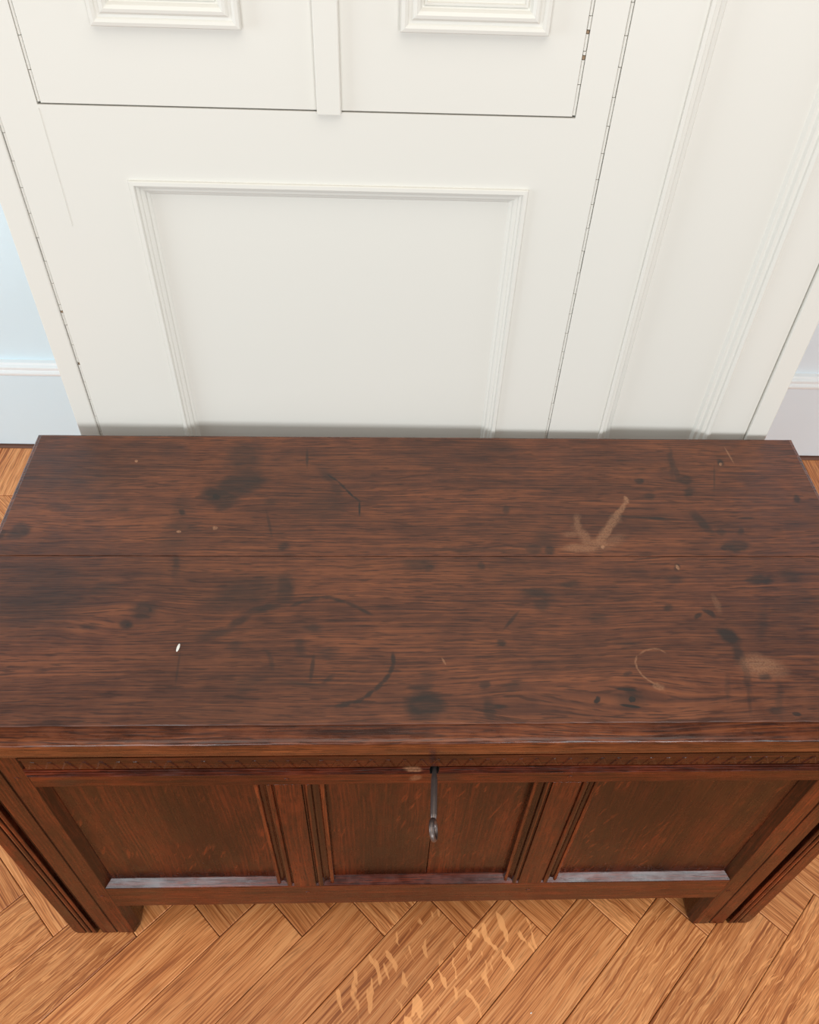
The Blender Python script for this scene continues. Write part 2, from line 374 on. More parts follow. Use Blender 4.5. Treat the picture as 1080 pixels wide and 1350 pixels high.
# ------------------------------------------------------------------ materials
PAINT = paint('white_gloss_paint', (0.735, 0.713, 0.655))
WALL_COOL_LIT = paint('wall_paint_cool_lit', (0.74, 0.885, 0.95), 0.55, 0.08)  # wall paint with the left side's bluer daylight put into its colour
WALL_NEUTRAL_LIT = paint('wall_paint_neutral_lit', (0.79, 0.865, 0.915), 0.55, 0.08)  # wall paint with the right side's greyer light put into its colour
SKIRT_WHITE = paint('skirting_white_paint', (0.88, 0.90, 0.90), 0.45, 0.08)
DARKGAP = flat('joint_shade', (0.13, 0.11, 0.09), 0.9)  # shade inside the door joints put into one dark colour
CHIPPED = flat('bare_brass_under_paint', (0.30, 0.20, 0.12), 0.6)
UNDERLAY = flat('subfloor_pitch', (0.035, 0.018, 0.01), 0.9)
SHADOW_GAP = flat('skirting_gap_shade', (0.24, 0.12, 0.085), 0.5)  # shadow gap below the skirting put into a dark brown colour
IRON = flat('dark_iron', (0.17, 0.135, 0.125), 0.38, 0.8, 0.5, 0.15, 300)
HOLE = flat('keyhole_dark', (0.006, 0.004, 0.003), 0.95)  # the hole's inner shade put into a near-black colour
CHIP = flat('white_chip', (0.86, 0.84, 0.78), 0.6)

KNOTS_FRONT = [(0.216, 0.047, 0.12, 0.036, 0.85), (-0.36, 0.155, 0.05, 0.022, 0.75), (0.085, 0.04, 0.04, 0.02, 0.5)]
KNOTS_BACK = [(-0.287, 0.355, 0.05, 0.018, 0.7), (-0.533, 0.292, 0.04, 0.014, 0.6), (0.357, 0.395, 0.03, 0.01, 0.6)]
LID_D, LID_M, LID_L = (0.070, 0.0205, 0.0095), (0.132, 0.0390, 0.0155), (0.220, 0.068, 0.0245)
LID_BACK = old_oak('lid_oak_back', 'X', LID_D, LID_M, LID_L, 0.38, KNOTS_BACK,
                   sorted(k for k in MARKS if k[2] > 0.235))
LID_FRONT = old_oak('lid_oak_front', 'X', LID_D, LID_M, LID_L, 0.38, KNOTS_FRONT,
                    sorted(k for k in MARKS if k[2] < 0.27))
LID_EDGE = old_oak('lid_edge_oak', 'X', (0.040, 0.0095, 0.004), (0.125, 0.029, 0.008), (0.24, 0.064, 0.018), 0.27,
                   [(0.216, 0.03, 0.11, 0.030, 0.6)], spec=0.45)
FR_D, FR_M, FR_L = (0.0240, 0.0038, 0.0012), (0.0860, 0.0120, 0.0028), (0.1650, 0.0260, 0.0059)
OAK_X = old_oak('frame_oak_rail', 'X', FR_D, FR_M, FR_L, 0.24, blotch=0.45, spec=0.31)
RAIL_X = old_oak('frame_oak_top_rail', 'X', FR_D, FR_M, FR_L, 0.24, blotch=0.45, spec=0.31, plane='XZ',
                 marks=[('L', -0.027, 0.5785, 0.0105, 0.0055, 0.0, 0.8, 0.4), ('L', -0.023, 0.5535, 0.0075, 0.0050, 0.6, 0.5, 0.6),
                        ('D', 0.012, 0.556, 0.02, 0.012, 0.0, 0.6, 0.8), ('D', -0.42, 0.55, 0.02, 0.01, 0.0, 0.5, 0.8)])
OAK_Z = old_oak('frame_oak_stile', 'Z', FR_D, FR_M, FR_L, 0.24, blotch=0.45, spec=0.31)
RECESS_D, RECESS_M, RECESS_L = (0.0120, 0.0025, 0.0010), (0.0280, 0.0049, 0.0016), (0.0700, 0.0115, 0.0030)  # darker oak tones for quirks, grooves and chamfers
RECESS_Z = old_oak('recess_oak_stile', 'Z', RECESS_D, RECESS_M, RECESS_L, 0.24, blotch=0.45, spec=0.31)
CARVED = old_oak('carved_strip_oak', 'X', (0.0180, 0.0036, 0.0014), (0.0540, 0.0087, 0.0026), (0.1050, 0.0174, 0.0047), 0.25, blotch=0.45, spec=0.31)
EDGE_Z = old_oak('worn_edge_stile', 'Z', (0.0450, 0.0072, 0.0020), (0.1500, 0.0246, 0.0059), (0.2700, 0.0520, 0.0126), 0.24, blotch=0.5, spec=0.31)
PANEL = old_oak('panel_oak', 'Z', (0.0180, 0.0032, 0.0011), (0.0520, 0.0078, 0.0020), (0.1050, 0.0166, 0.0040), 0.25, rays=0.6,
                ray_slope=0.5, blotch=0.65, spec=0.31)
FD, FM, FL = (0.33, 0.094, 0.025), (0.58, 0.202, 0.060), (0.77, 0.335, 0.124)
FLOOR = {k: floor_oak('floor_oak_' + k, FD, FM, FL, k) for k in ('plain', 'fleck', 'ray')}


# ------------------------------------------------------------------ mesh helpers
def obj(name, verts, faces, mat, parent=None, smooth=False, bevel=0.0, seg=2, kind=None, loc=None, label=None):
    me = bpy.data.meshes.new(name)
    me.from_pydata([tuple(v) for v in verts], [], faces)
    bm = bmesh.new()
    bm.from_mesh(me)
    bmesh.ops.recalc_face_normals(bm, faces=bm.faces)
    bm.to_mesh(me)
    bm.free()
    me.materials.append(mat)
    if smooth:
        for f in me.polygons:
            f.use_smooth = True
    o = bpy.data.objects.new(name, me)
    COL.objects.link(o)
    if parent is not None:
        o.parent = parent
    if loc is not None:
        o.location = loc
    if bevel:
        md = o.modifiers.new('soft_edge', 'BEVEL')
        md.width = bevel
        md.segments = seg
        md.limit_method = 'ANGLE'
        md.angle_limit = math.radians(35)
    if kind:
        o['kind'] = kind
    if label:
        o['label'] = label
    return o


def box_vf(x0, x1, y0, y1, z0, z1):
    v = [(x, y, z) for x in (x0, x1) for y in (y0, y1) for z in (z0, z1)]
    return v, [(0, 1, 3, 2), (4, 6, 7, 5), (0, 4, 5, 1), (2, 3, 7, 6), (0, 2, 6, 4), (1, 5, 7, 3)]


def box(name, x0, x1, y0, y1, z0, z1, mat, parent=None, **kw):
    return obj(name, *box_vf(x0, x1, y0, y1, z0, z1), mat, parent, **kw)


def prism(name, poly, axis, a0, a1, mat, parent=None, **kw):
    """closed polygon swept straight along an axis: 'X' takes (y,z) points, 'Z' takes (x,y) points"""
    f = {'X': lambda u, v, a: (a, u, v), 'Z': lambda u, v, a: (u, v, a)}[axis]
    n = len(poly)
    vs = [f(u, v, a0) for u, v in poly] + [f(u, v, a1) for u, v in poly]
    fs = [tuple(range(n)), tuple(range(2 * n - 1, n - 1, -1))]
    fs += [(i, (i + 1) % n, n + (i + 1) % n, n + i) for i in range(n)]
    segs = kw.pop('segs', None)
    o = obj(name, vs, fs, mat, parent, **kw)
    if segs:
        for mt, ids in segs:
            o.data.materials.append(mt)
            for i in ids:
                o.data.polygons[2 + i].material_index = len(o.data.materials) - 1
    return o


def frame_moulding(name, x0, x1, z0, z1, prof, y, mat, parent, **kw):
    """mitred picture-frame moulding on a wall facing -y; prof = (inset, height) points"""
    vs, fs = [], []
    for t, h in prof:
        vs += [(x0 + t, y - h, z0 + t), (x1 - t, y - h, z0 + t), (x1 - t, y - h, z1 - t), (x0 + t, y - h, z1 - t)]
    for i in range(len(prof) - 1):
        for k in range(4):
            a, b = i * 4 + k, i * 4 + (k + 1) % 4
            fs.append((a, b, b + 4, a + 4))
    return obj(name, vs, fs, mat, parent, **kw)


def empty(name, loc, rz=0.0, kind=None, label=None, cat=None):
    o = bpy.data.objects.new(name, None)
    COL.objects.link(o)
    o.location = loc
    o.rotation_euler = (0, 0, rz)
    o.empty_display_size = 0.1
    if kind:
        o['kind'] = kind
    if label:
        o['label'] = label
        o['category'] = cat
    return o


# ================================================================== FLOOR: oak herringbone
W_BLK, L_BLK = 0.0946, 0.473
S_BLK = W_BLK * math.sqrt(2)
T0X, T0Y = -0.396, 0.4155           # tip of the zigzag row seen just in front of the chest
Y_BORDER = 1.402
floor = box('floor', -2.45, 2.45, -0.45, 1.62, -0.03, -0.0085, UNDERLAY, kind='structure')
G = 0.0005                          # half joint
CH = 0.0012                          # eased arris


def block_mesh(L, W, mat, name):
    hx, hy = L / 2 - G, W / 2 - G
    v = [(sx * hx, sy * hy, z) for z in (-0.008, -CH) for sx, sy in ((-1, -1), (1, -1), (1, 1), (-1, 1))]
    v += [(sx * (hx - CH), sy * (hy - CH), 0) for sx, sy in ((-1, -1), (1, -1), (1, 1), (-1, 1))]
    f = [(8, 9, 10, 11)] + [(a + k, a + (k + 1) % 4, a + 4 + (k + 1) % 4, a + 4 + k) for a in (0, 4) for k in range(4)]
    me = bpy.data.meshes.new(name)
    me.from_pydata(v, [], f)
    me.materials.append(mat)
    return me


BLOCKS = {k: block_mesh(L_BLK, W_BLK, FLOOR[k], 'floor_block') for k in FLOOR}


def clip_y(poly, ymax):
    out = []
    for (x0, y0), (x1, y1) in zip(poly, poly[1:] + poly[:1]):
        if y0 <= ymax:
            out.append((x0, y0))
        if (y0 <= ymax) != (y1 <= ymax):
            k = (ymax - y0) / (y1 - y0)
            out.append((x0 + k * (x1 - x0), ymax))
    return out


def lay_block(cx, cy, ang, kind):
    ca, sa = math.cos(ang), math.sin(ang)
    cor = [(cx + ca * a - sa * b, cy + sa * a + ca * b) for a, b in
           ((-L_BLK / 2, -W_BLK / 2), (L_BLK / 2, -W_BLK / 2), (L_BLK / 2, W_BLK / 2), (-L_BLK / 2, W_BLK / 2))]
    xs, ys = [c[0] for c in cor], [c[1] for c in cor]
    if max(xs) < -2.3 or min(xs) > 2.3 or max(ys) < -0.30 or min(ys) > Y_BORDER - 0.01:
        return
    if -0.44 < min(xs) and max(xs) < 0.56 and min(ys) > 1.02:      # under the built-in cupboard: never seen
        return
    if max(ys) <= Y_BORDER:
        o = bpy.data.objects.new('floor_block', BLOCKS[kind])
    else:
        pl = clip_y(cor, Y_BORDER - G)
        loc = []
        for x, y in pl:
            dx, dy = x - cx, y - cy
            loc.append((ca * dx + sa * dy, -sa * dx + ca * dy))
        mx, my = sum(p[0] for p in loc) / len(loc), sum(p[1] for p in loc) / len(loc)
        loc = [(mx + (x - mx) * 0.997, my + (y - my) * 0.994) for x, y in loc]
        n = len(loc)
        v = [(x, y, -0.008) for x, y in loc] + [(x, y, 0) for x, y in loc]
        f = [tuple(range(n, 2 * n))] + [(k, (k + 1) % n, n + (k + 1) % n, n + k) for k in range(n)]
        me = bpy.data.meshes.new('floor_block')
        me.from_pydata(v, [], f)
        me.materials.append(FLOOR[kind])
        o = bpy.data.objects.new('floor_block', me)
    COL.objects.link(o)
    o.parent = floor
    o.location = (cx, cy, 0)
    o.rotation_euler = (0, 0, ang)


r2 = math.sqrt(0.5)
U, N = (r2, r2), (-r2, r2)
HERO_A = {(0, -1): 'ray', (0, 0): 'ray', (0, 1): 'plain', (0, 2): 'plain', (0, 3): 'plain', (0, 4): 'fleck', (0, 5): 'fleck', (0, 6): 'plain',
          (0, 7): 'ray', (0, 8): 'ray', (0, 9): 'ray'}
rk = random.Random(11)
for row in range(-1, 3):
    for k in range(-24, 32):
        tx, ty = T0X + k * S_BLK, T0Y + row * L_BLK * math.sqrt(2)
        ac = (tx - U[0] * L_BLK / 2 + N[0] * W_BLK / 2, ty - U[1] * L_BLK / 2 + N[1] * W_BLK / 2)
        bc = (tx + N[0] * L_BLK / 2 + U[0] * W_BLK / 2, ty + N[1] * L_BLK / 2 + U[1] * W_BLK / 2)
        lay_block(*ac, math.radians(45), HERO_A.get((row, k), rk.choice(['plain', 'plain', 'ray', 'fleck'])))
        lay_block(*bc, math.radians(-45), rk.choice(['plain', 'plain', 'plain', 'ray']))
# short border boards against the skirting, and a strip coloured as the shadow gap under it
bb = block_mesh(0.168, 0.115, FLOOR['plain'], 'border_board')
for k in range(42):
    x = -2.3050 + 0.115 * k
    if -0.40 < x < 0.50:
        continue
    o = bpy.data.objects.new('border_board', bb)
    COL.objects.link(o)
    o.parent = floor
    o.location = (x, Y_BORDER + 0.0855, 0)
    o.rotation_euler = (0, 0, math.radians(90))
box('gap_shade_strip', -2.45, 2.45, 1.5722, 1.5998, -0.008, 0.0004, SHADOW_GAP, floor)

# ================================================================== ROOM SHELL
YW = 1.60
wall_left = box('wall_left', -2.45, -0.4850, YW, YW + 0.08, 0.0, 2.6, WALL_COOL_LIT, kind='structure')
wall_right = box('wall_right', 0.6045, 2.45, YW, YW + 0.08, 0.0, 2.6, WALL_NEUTRAL_LIT, kind='structure')


def skirting(name, x0, x1, mat):
    y = YW
    b = prism(name, [(y, 0.006), (y - 0.020, 0.006), (y - 0.020, 0.226), (y, 0.226)], 'X', x0, x1, mat, kind='structure', bevel=0.0012)
    prism('skirting_cap', [(y, 0.2265), (y - 0.022, 0.2265), (y - 0.024, 0.230), (y - 0.024, 0.235), (y - 0.018, 0.238), (y - 0.018, 0.241),
                           (y - 0.021, 0.244), (y - 0.021, 0.249), (y - 0.014, 0.252), (y - 0.012, 0.257), (y, 0.258)],
          'X', x0, x1, SKIRT_WHITE, b, bevel=0.0006)
    return b


skirting('baseboard_left', -2.45, -0.486, WALL_COOL_LIT)
skirting('baseboard_right', 0.6055, 2.45, WALL_NEUTRAL_LIT)

# ---- built-in panelled cupboard front, face of its frame at y = YD
YD = 0.928
HT = 2.05
wall_back = box('wall_back', -0.4560, 0.5682, YD + 0.032, YW + 0.02, 0.0, HT, PAINT, kind='structure')
box('shadow_lining', -0.4428, 0.5559, YD + 0.0285, YD + 0.0315, 0.02, HT - 0.02, DARKGAP, wall_back)
# left architrave strip
box('trim_1', -0.4561, -0.4281, YD - 0.001, YD + 0.0285, 0.0, HT, PAINT, kind='structure', bevel=0.0015)
# right architrave strip
box('trim_2', 0.5384, 0.5685, YD - 0.004, YD + 0.0285, 0.0, HT, PAINT, kind='structure', bevel=0.0015)
# right hand fixed panelling: stile, sunk panel, mouldings, stile
box('panelling_stile', 0.2404, 0.3170, YD, YD + 0.0285, 0.0, HT, PAINT, wall_back, bevel=0.001)
box('panelling_stile', 0.4828, 0.5370, YD, YD + 0.0285, 0.0, HT, PAINT, wall_back, bevel=0.001)
box('sunk_panel', 0.3175, 0.4824, YD + 0.011, YD + 0.0285, 0.0, HT, PAINT, wall_back)
prism('panel_moulding', [(0.3160, YD + 0.012), (0.3160, YD - 0.0035), (0.3208, YD - 0.0035), (0.3214, YD + 0.0008), (0.3265, YD + 0.001),
                         (0.3288, YD + 0.005), (0.3340, YD + 0.0085), (0.3368, YD + 0.012)], 'Z', 0.0, HT, PAINT, wall_back, bevel=0.0006)
prism('panel_moulding', [(0.4838, YD + 0.012), (0.4838, YD - 0.0025), (0.4795, YD - 0.0045), (0.4757, YD - 0.0025), (0.4749, YD + 0.001), (0.4697, YD + 0.0012),
                         (0.4673, YD + 0.006), (0.4626, YD + 0.006), (0.4588, YD + 0.012)], 'Z', 0.0, HT, PAINT, wall_back, bevel=0.0006)
prism('quirk_bead', [(0.5370, YD + 0.0285), (0.5370, YD + 0.001), (0.5377, YD + 0.0035), (0.5384, YD + 0.0035), (0.5384, YD + 0.0285)], 'Z', 0.0, HT, PAINT, wall_back)


def piano_hinge(parent, x, z0, z1, first, pitch, width=0.0036, bare=()):
    """painted-over continuous hinge: knuckle after knuckle standing in its slot"""
    z = first
    cuts = [z0]
    while z < z1:
        if z > z0 + 0.004:
            cuts.append(z)
        z += pitch
    cuts.append(z1)
    n = 10
    for a, b in zip(cuts[:-1], cuts[1:]):
        segs = [(a, b, PAINT)]
        for bz, bl in bare:
            if a < bz < b:
                segs = [(a, bz, PAINT), (bz, bz + bl, CHIPPED), (bz + bl, b, PAINT)]
        for a2, b2, mt in segs:
            g = 0.00035
            dx = random.uniform(-0.00022, 0.00022)
            vs, fs = [], []
            for zz in (a2 + g, b2 - g):
                for i in range(n):
                    an = 2 * math.pi * i / n
                    vs.append((x + dx + width / 2 * math.cos(an), YD + 0.0022 + width / 2 * math.sin(an), zz))
            fs = [tuple(range(n)), tuple(range(2 * n - 1, n - 1, -1))] + [(i, (i + 1) % n, n + (i + 1) % n, n + i) for i in range(n)]
            obj('hinge_knuckle', vs, fs, mt, parent, smooth=False)


ZC = 1.1007          # joint below the two upper doors
# lower fixed leaf, which also carries the stiles beside the upper doors
door_3 = box('door_3', -0.4238, 0.2360, YD + 0.014, YD + 0.0285, 0.0, HT, PAINT, kind='structure')
box('stile', -0.4238, -0.3801, YD, YD + 0.014, 0.0, HT, PAINT, door_3)
box('stile', 0.2006, 0.2360, YD, YD + 0.014, 0.0, HT, PAINT, door_3)
box('rail', -0.3801, 0.2006, YD, YD + 0.014, 1.0163, ZC - 0.0005, PAINT, door_3)
box('inner_stile', -0.3801, -0.2991, YD, YD + 0.014, 0.0, 1.0163, PAINT, door_3)
box('inner_stile', 0.1592, 0.2006, YD, YD + 0.014, 0.0, 1.0163, PAINT, door_3)
box('bottom_rail', -0.2989, 0.1590, YD, YD + 0.014, 0.0, 0.22, PAINT, door_3)
box('panel', -0.2996, 0.1592, YD + 0.008, YD + 0.0139, 0.2, 1.0172, PAINT, door_3)
frame_moulding('panel_moulding', -0.3007, 0.1599, 0.22, 1.0191,
               [(0, -0.010), (0, 0.0030), (0.0008, 0.0042), (0.0050, 0.0044), (0.0060, 0.0030), (0.0064, 0.0006), (0.0085, 0.0002), (0.0098, -0.0006),
                (0.0103, -0.0022), (0.0135, -0.0026), (0.0150, -0.0036), (0.0156, -0.0058), (0.0185, -0.0068), (0.0205, -0.0085)], YD, PAINT, door_3)
prism('paint_ridge', [(-0.3809, YD + 0.001), (-0.3807, YD - 0.0006), (-0.3796, YD - 0.0006), (-0.3794, YD + 0.001)], 'Z', 0.9608, ZC - 0.004, PAINT, door_3)
piano_hinge(door_3, 0.2382, 0.3, HT - 0.02, 0.31, 0.0301, 0.0036)
piano_hinge(door_3, -0.4259, 0.3, HT - 0.02, 0.32, 0.0312, 0.0034, bare=((0.7553, 0.004), (0.8383, 0.003)))


def upper_door(name, x0, x1, px0, px1, pz, hinge_x, bare=()):
    d = box(name, x0, x1, YD + 0.0004, YD + 0.0139, ZC + 0.0009, HT - 0.03, PAINT, kind='structure', bevel=0.0006)
    frame_moulding('raised_moulding', px0, px1, pz, HT - 0.13,
                   [(0, -0.001), (0, 0.0060), (0.0012, 0.0085), (0.0045, 0.0092), (0.0072, 0.0080), (0.0085, 0.0062), (0.0110, 0.0060), (0.0135, 0.0085),
                    (0.0165, 0.0090), (0.0195, 0.0065), (0.0215, 0.0020), (0.0235, 0.0005), (0.0240, 0.0022), (0.0262, 0.0024), (0.0268, -0.001)], YD, PAINT, d)
    piano_hinge(d, hinge_x, ZC + 0.002, HT - 0.05, ZC + 0.034, 0.0326, 0.0034, bare)
    return d


d1 = upper_door('door_1', -0.3761, -0.0680, -0.3020, -0.1521, 1.1798, -0.3782)
d2 = upper_door('door_2', -0.0671, 0.1968, 0.0074, 0.1582, 1.1821, 0.1987, bare=((1.1590, 0.0042), (1.1835, 0.0035)))
# cover strip planted on the meeting edge
prism('cover_strip', [(-0.0811, YD + 0.0004), (-0.0803, YD - 0.0062), (-0.0794, YD - 0.0068), (-0.0558, YD - 0.0068), (-0.0549, YD - 0.0062), (-0.0541, YD + 0.0004)],
      'Z', ZC - 0.0012, HT - 0.03, PAINT, d1, bevel=0.0005)

# ================================================================== CHEST (antique joined oak coffer)
PSI = 0.013374
chest = empty('chest', (0.0591, 0.4276, 0), PSI,
              label='long dark oak antique chest with three front panels standing against the white cupboard', cat='chest')
XO = 0.554                            # half width of the front
DP = 0.476                            # depth of the carcase
ZL, ZT = 0.6190, 0.6525               # underside and top of the lid


def stile_poly(s):
    p = [(0.554, 0.0), (0.5365, 0.0), (0.5355, 0.0022), (0.5340, 0.0022), (0.5325, -0.0012), (0.5295, -0.0022), (0.5268, -0.0012), (0.5258, 0.0012),
         (0.5243, -0.0010), (0.5215, -0.0022), (0.5185, -0.0010), (0.5172, 0.0062), (0.5105, 0.0062), (0.5098, 0.0), (0.4870, 0.0), (0.4862, 0.0017),
         (0.4850, 0.0017), (0.4842, 0.0), (0.4590, 0.0), (0.4490, 0.0112), (0.4490, 0.045), (0.554, 0.045)]
    return [(s * x, y) for x, y in p]


def leg_stile(s):
    """front stile running down into the foot; the foot's corners are worn round"""
    poly = stile_poly(s)
    lev = [(0.0, 0.0105), (0.0010, 0.0065), (0.0030, 0.0042), (0.0065, 0.0022), (0.012, 0.0008), (0.019, 0.0), (0.6175, 0.0)]
    n = len(poly)
    vs, fs = [], []
    lo, hi = 0.4490, 0.554
    for z, ins in lev:
        for x, y in poly:
            ax = min(max(abs(x), lo + ins * 0.8), hi - ins)
            vs.append((math.copysign(ax, x), min(max(y, -0.0022 + ins * 0.5), 0.045 - ins * 0.5), z))
    for k in range(len(lev) - 1):
        for i in range(n):
            j = (i + 1) % n
            fs.append((k * n + i, k * n + j, (k + 1) * n + j, (k + 1) * n + i))
    fs.append(tuple(range(n)))
    fs.append(tuple(range((len(lev) - 1) * n, len(lev) * n)))
    o = obj('leg_stile', vs, fs, OAK_Z, chest, bevel=0.0006, seg=1)
    o.data.materials.append(RECESS_Z)
    o.data.materials.append(EDGE_Z)
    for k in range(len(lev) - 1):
        for i in (1, 2, 6, 10, 11, 12, 14, 15, 16, 18, 19):       # quirks, the deep groove and the stopped edge take the darker oak colour
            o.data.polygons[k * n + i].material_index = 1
        for i in (4, 8):
            o.data.polygons[k * n + i].material_index = 2
    return o


leg_stile(-1)
leg_stile(1)

# top rail with its run of reeds and the keyhole cut through it
rail_poly = [(0.0, 0.5390), (0.0, 0.5640), (0.0012, 0.5646), (0.0012, 0.5655), (-0.0008, 0.5660), (-0.0018, 0.5678), (-0.0010, 0.5696), (0.0008, 0.5702),
             (0.0008, 0.5712), (-0.0014, 0.5718), (-0.0026, 0.5742), (-0.0016, 0.5766), (0.0006, 0.5772), (0.0006, 0.5782), (-0.0012, 0.5788), (-0.0020, 0.5806),
             (-0.0012, 0.5824), (0.0040, 0.5830), (0.0040, 0.5858), (0.0020, 0.5862), (0.0020, 0.6175), (0.030, 0.6175), (0.030, 0.5390)]
rail = prism('top_rail', rail_poly, 'X', -0.4588, 0.4588, RAIL_X, chest)
KX, KZ = -0.001, 0.5750
n = 16
kp = [(KX + 0.0058 * math.sin(2 * math.pi * i / n), KZ + 0.004 + 0.0065 * math.cos(2 * math.pi * i / n)) for i in range(n)]
kp = [q for q in kp if q[1] > KZ + 0.0005] + []
kp = sorted(kp, key=lambda q: math.atan2(q[0] - KX, q[1] - KZ - 0.004))
kp = kp + [(KX + 0.0042, KZ - 0.011), (KX - 0.0042, KZ - 0.011)]
cv = [(x, -0.01, z) for x, z in kp] + [(x, 0.024, z) for x, z in kp]
nn = len(kp)
cutter = obj('keyhole_cutter', cv, [tuple(range(nn)), tuple(range(2 * nn - 1, nn - 1, -1))] + [(i, (i + 1) % nn, nn + (i + 1) % nn, nn + i) for i in range(nn)],
             HOLE, chest)
md = rail.modifiers.new('keyhole', 'BOOLEAN')
md.operation = 'DIFFERENCE'
md.object = cutter
md.solver = 'EXACT'
md.material_mode = 'TRANSFER'
bpy.context.view_layer.update()
dg = bpy.context.evaluated_depsgraph_get()
cut_mesh = bpy.data.meshes.new_from_object(rail.evaluated_get(dg))
rail.modifiers.clear()
old = rail.data
rail.data = cut_mesh
cm = cutter.data
bpy.data.objects.remove(cutter)
bpy.data.meshes.remove(cm)
bvm = rail.modifiers.new('soft_edge', 'BEVEL')
bvm.width = 0.0004
bvm.segments = 1
bvm.limit_method = 'ANGLE'
bvm.angle_limit = math.radians(35)
hp = [(KX + (x - KX) * 0.97, KZ + (z - KZ) * 0.97) for x, z in kp]
obj('keyhole_lining', [(x, 0.0232, z) for x, z in hp], [tuple(range(nn))], HOLE, chest)

# carved strip under the lid: a band of zigzag gouge cuts
vs, fs = [], []


def add(v, f):
    k = len(vs)
    vs.extend(v)
    fs.extend(tuple(i + k for i in q) for q in f)


CX0, CX1 = -0.4535, 0.4585
add(*box_vf(CX0, CX1, -0.0020, 0.0022, 0.5868, 0.6120))
add([(CX0, -0.0020, 0.6122), (CX0, -0.0045, 0.6128), (CX0, -0.0045, 0.6178), (CX0, 0.002, 0.6178), (CX1, -0.0020, 0.6122), (CX1, -0.0045, 0.6128), (CX1, -0.0045, 0.6178),
     (CX1, 0.002, 0.6178)], [(0, 1, 2, 3), (7, 6, 5, 4), (0, 4, 5, 1), (1, 5, 6, 2), (2, 6, 7, 3)])
per = 0.0185
z0, z1 = 0.5876, 0.6040
k = 0
x = CX0 + 0.002
while x + per < CX1:
    for (xa, xb) in ((x, x + per / 2), (x + per, x + per / 2)):
        wd = 0.0034 * (1 if xb > xa else -1)
        hgt = 0.0011 + random.uniform(-0.0005, 0.0002)
        add([(xa, -0.0019, z0), (xa + wd, -0.0019, z0), (xb + wd * 0.2, -0.0019, z1), (xb - wd * 0.8, -0.0019, z1),
             (xa + wd * 0.5, -0.0019 - hgt, z0 + 0.0008), (xb - wd * 0.3, -0.0019 - hgt, z1 - 0.0008)],
            [(0, 1, 4), (1, 2, 5, 4), (2, 3, 5), (3, 0, 4, 5)])
    add([(x + per * 0.5 - 0.003, -0.0019, z0), (x + per * 0.5 + 0.003, -0.0019, z0), (x + per * 0.5, -0.0019, z0 + 0.006), (x + per * 0.5, -0.0027, z0 + 0.0015)],
        [(0, 1, 3), (1, 2, 3), (2, 0, 3)])
    x += per
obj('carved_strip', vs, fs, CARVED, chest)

# bottom rail with stopped chamfer towards the panels
prism('bottom_rail', [(0.0, 0.1295), (0.0, 0.2035), (0.0112, 0.2150), (0.030, 0.2150), (0.030, 0.1295)], 'X', -0.4588, 0.4588, OAK_X, chest, bevel=0.0009)


# muntins: flat face, then bead, hollow and bead down to the panel on both sides
def muntin(xl, fl, fr, xr, z0, z1):
    def side(xo, xf):
        w = xo - xf
        pts = [(0, 0.0), (0.02, 0.0030), (0.09, 0.0036), (0.14, 0.0008), (0.26, -0.0006), (0.38, 0.0008), (0.44, 0.0042), (0.58, 0.0066), (0.72, 0.0060),
               (0.76, 0.0034), (0.86, 0.0024), (0.96, 0.0040), (1.0, 0.0112)]
        return [(xf + w * a, b) for a, b in pts]
    poly = side(xl, fl)[::-1] + side(xr, fr) + [(xr, 0.026), (xl, 0.026)]
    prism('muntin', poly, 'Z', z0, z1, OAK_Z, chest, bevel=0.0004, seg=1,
          segs=[(RECESS_Z, (0, 4, 5, 6, 7, 10, 13, 14, 17, 18, 19, 20, 24)), (EDGE_Z, (1, 2, 22, 23))])


muntin(-0.2120, -0.1860, -0.1545, -0.1270, 0.2040, 0.5388)
muntin(0.1195, 0.1415, 0.1750, 0.1995, 0.2040, 0.5388)

# three sunk panels (the middle one is two boards with an open joint)
box('panel', -0.452, -0.2085, 0.0116, 0.020, 0.2152, 0.5388, PANEL, chest)
box('panel', -0.1305, 0.0056, 0.0116, 0.020, 0.2152, 0.5388, PANEL, chest, bevel=0.0006)
box('panel', 0.0064, 0.1230, 0.0122, 0.0206, 0.2152, 0.5388, PANEL, chest, bevel=0.0006)
box('panel', 0.1960, 0.452, 0.0116, 0.020, 0.2152, 0.5388, PANEL, chest)

# oak pegs that pin the joints
for px, pz in ((-0.472, 0.560), (-0.470, 0.172), (0.472, 0.558), (0.470, 0.158), (-0.170, 0.5530), (0.158, 0.5530), (-0.168, 0.178), (0.160, 0.176)):
    nv = 10
    v = [(px + 0.0036 * math.cos(2 * math.pi * i / nv), 0.001, pz + 0.0036 * math.sin(2 * math.pi * i / nv)) for i in range(nv)]
    v += [(px + 0.0031 * math.cos(2 * math.pi * i / nv), -0.0005, pz + 0.0031 * math.sin(2 * math.pi * i / nv)) for i in range(nv)]
    obj('peg', v, [tuple(range(nv, 2 * nv))] + [(i, (i + 1) % nv, nv + (i + 1) % nv, nv + i) for i in range(nv)], OAK_Z, chest)

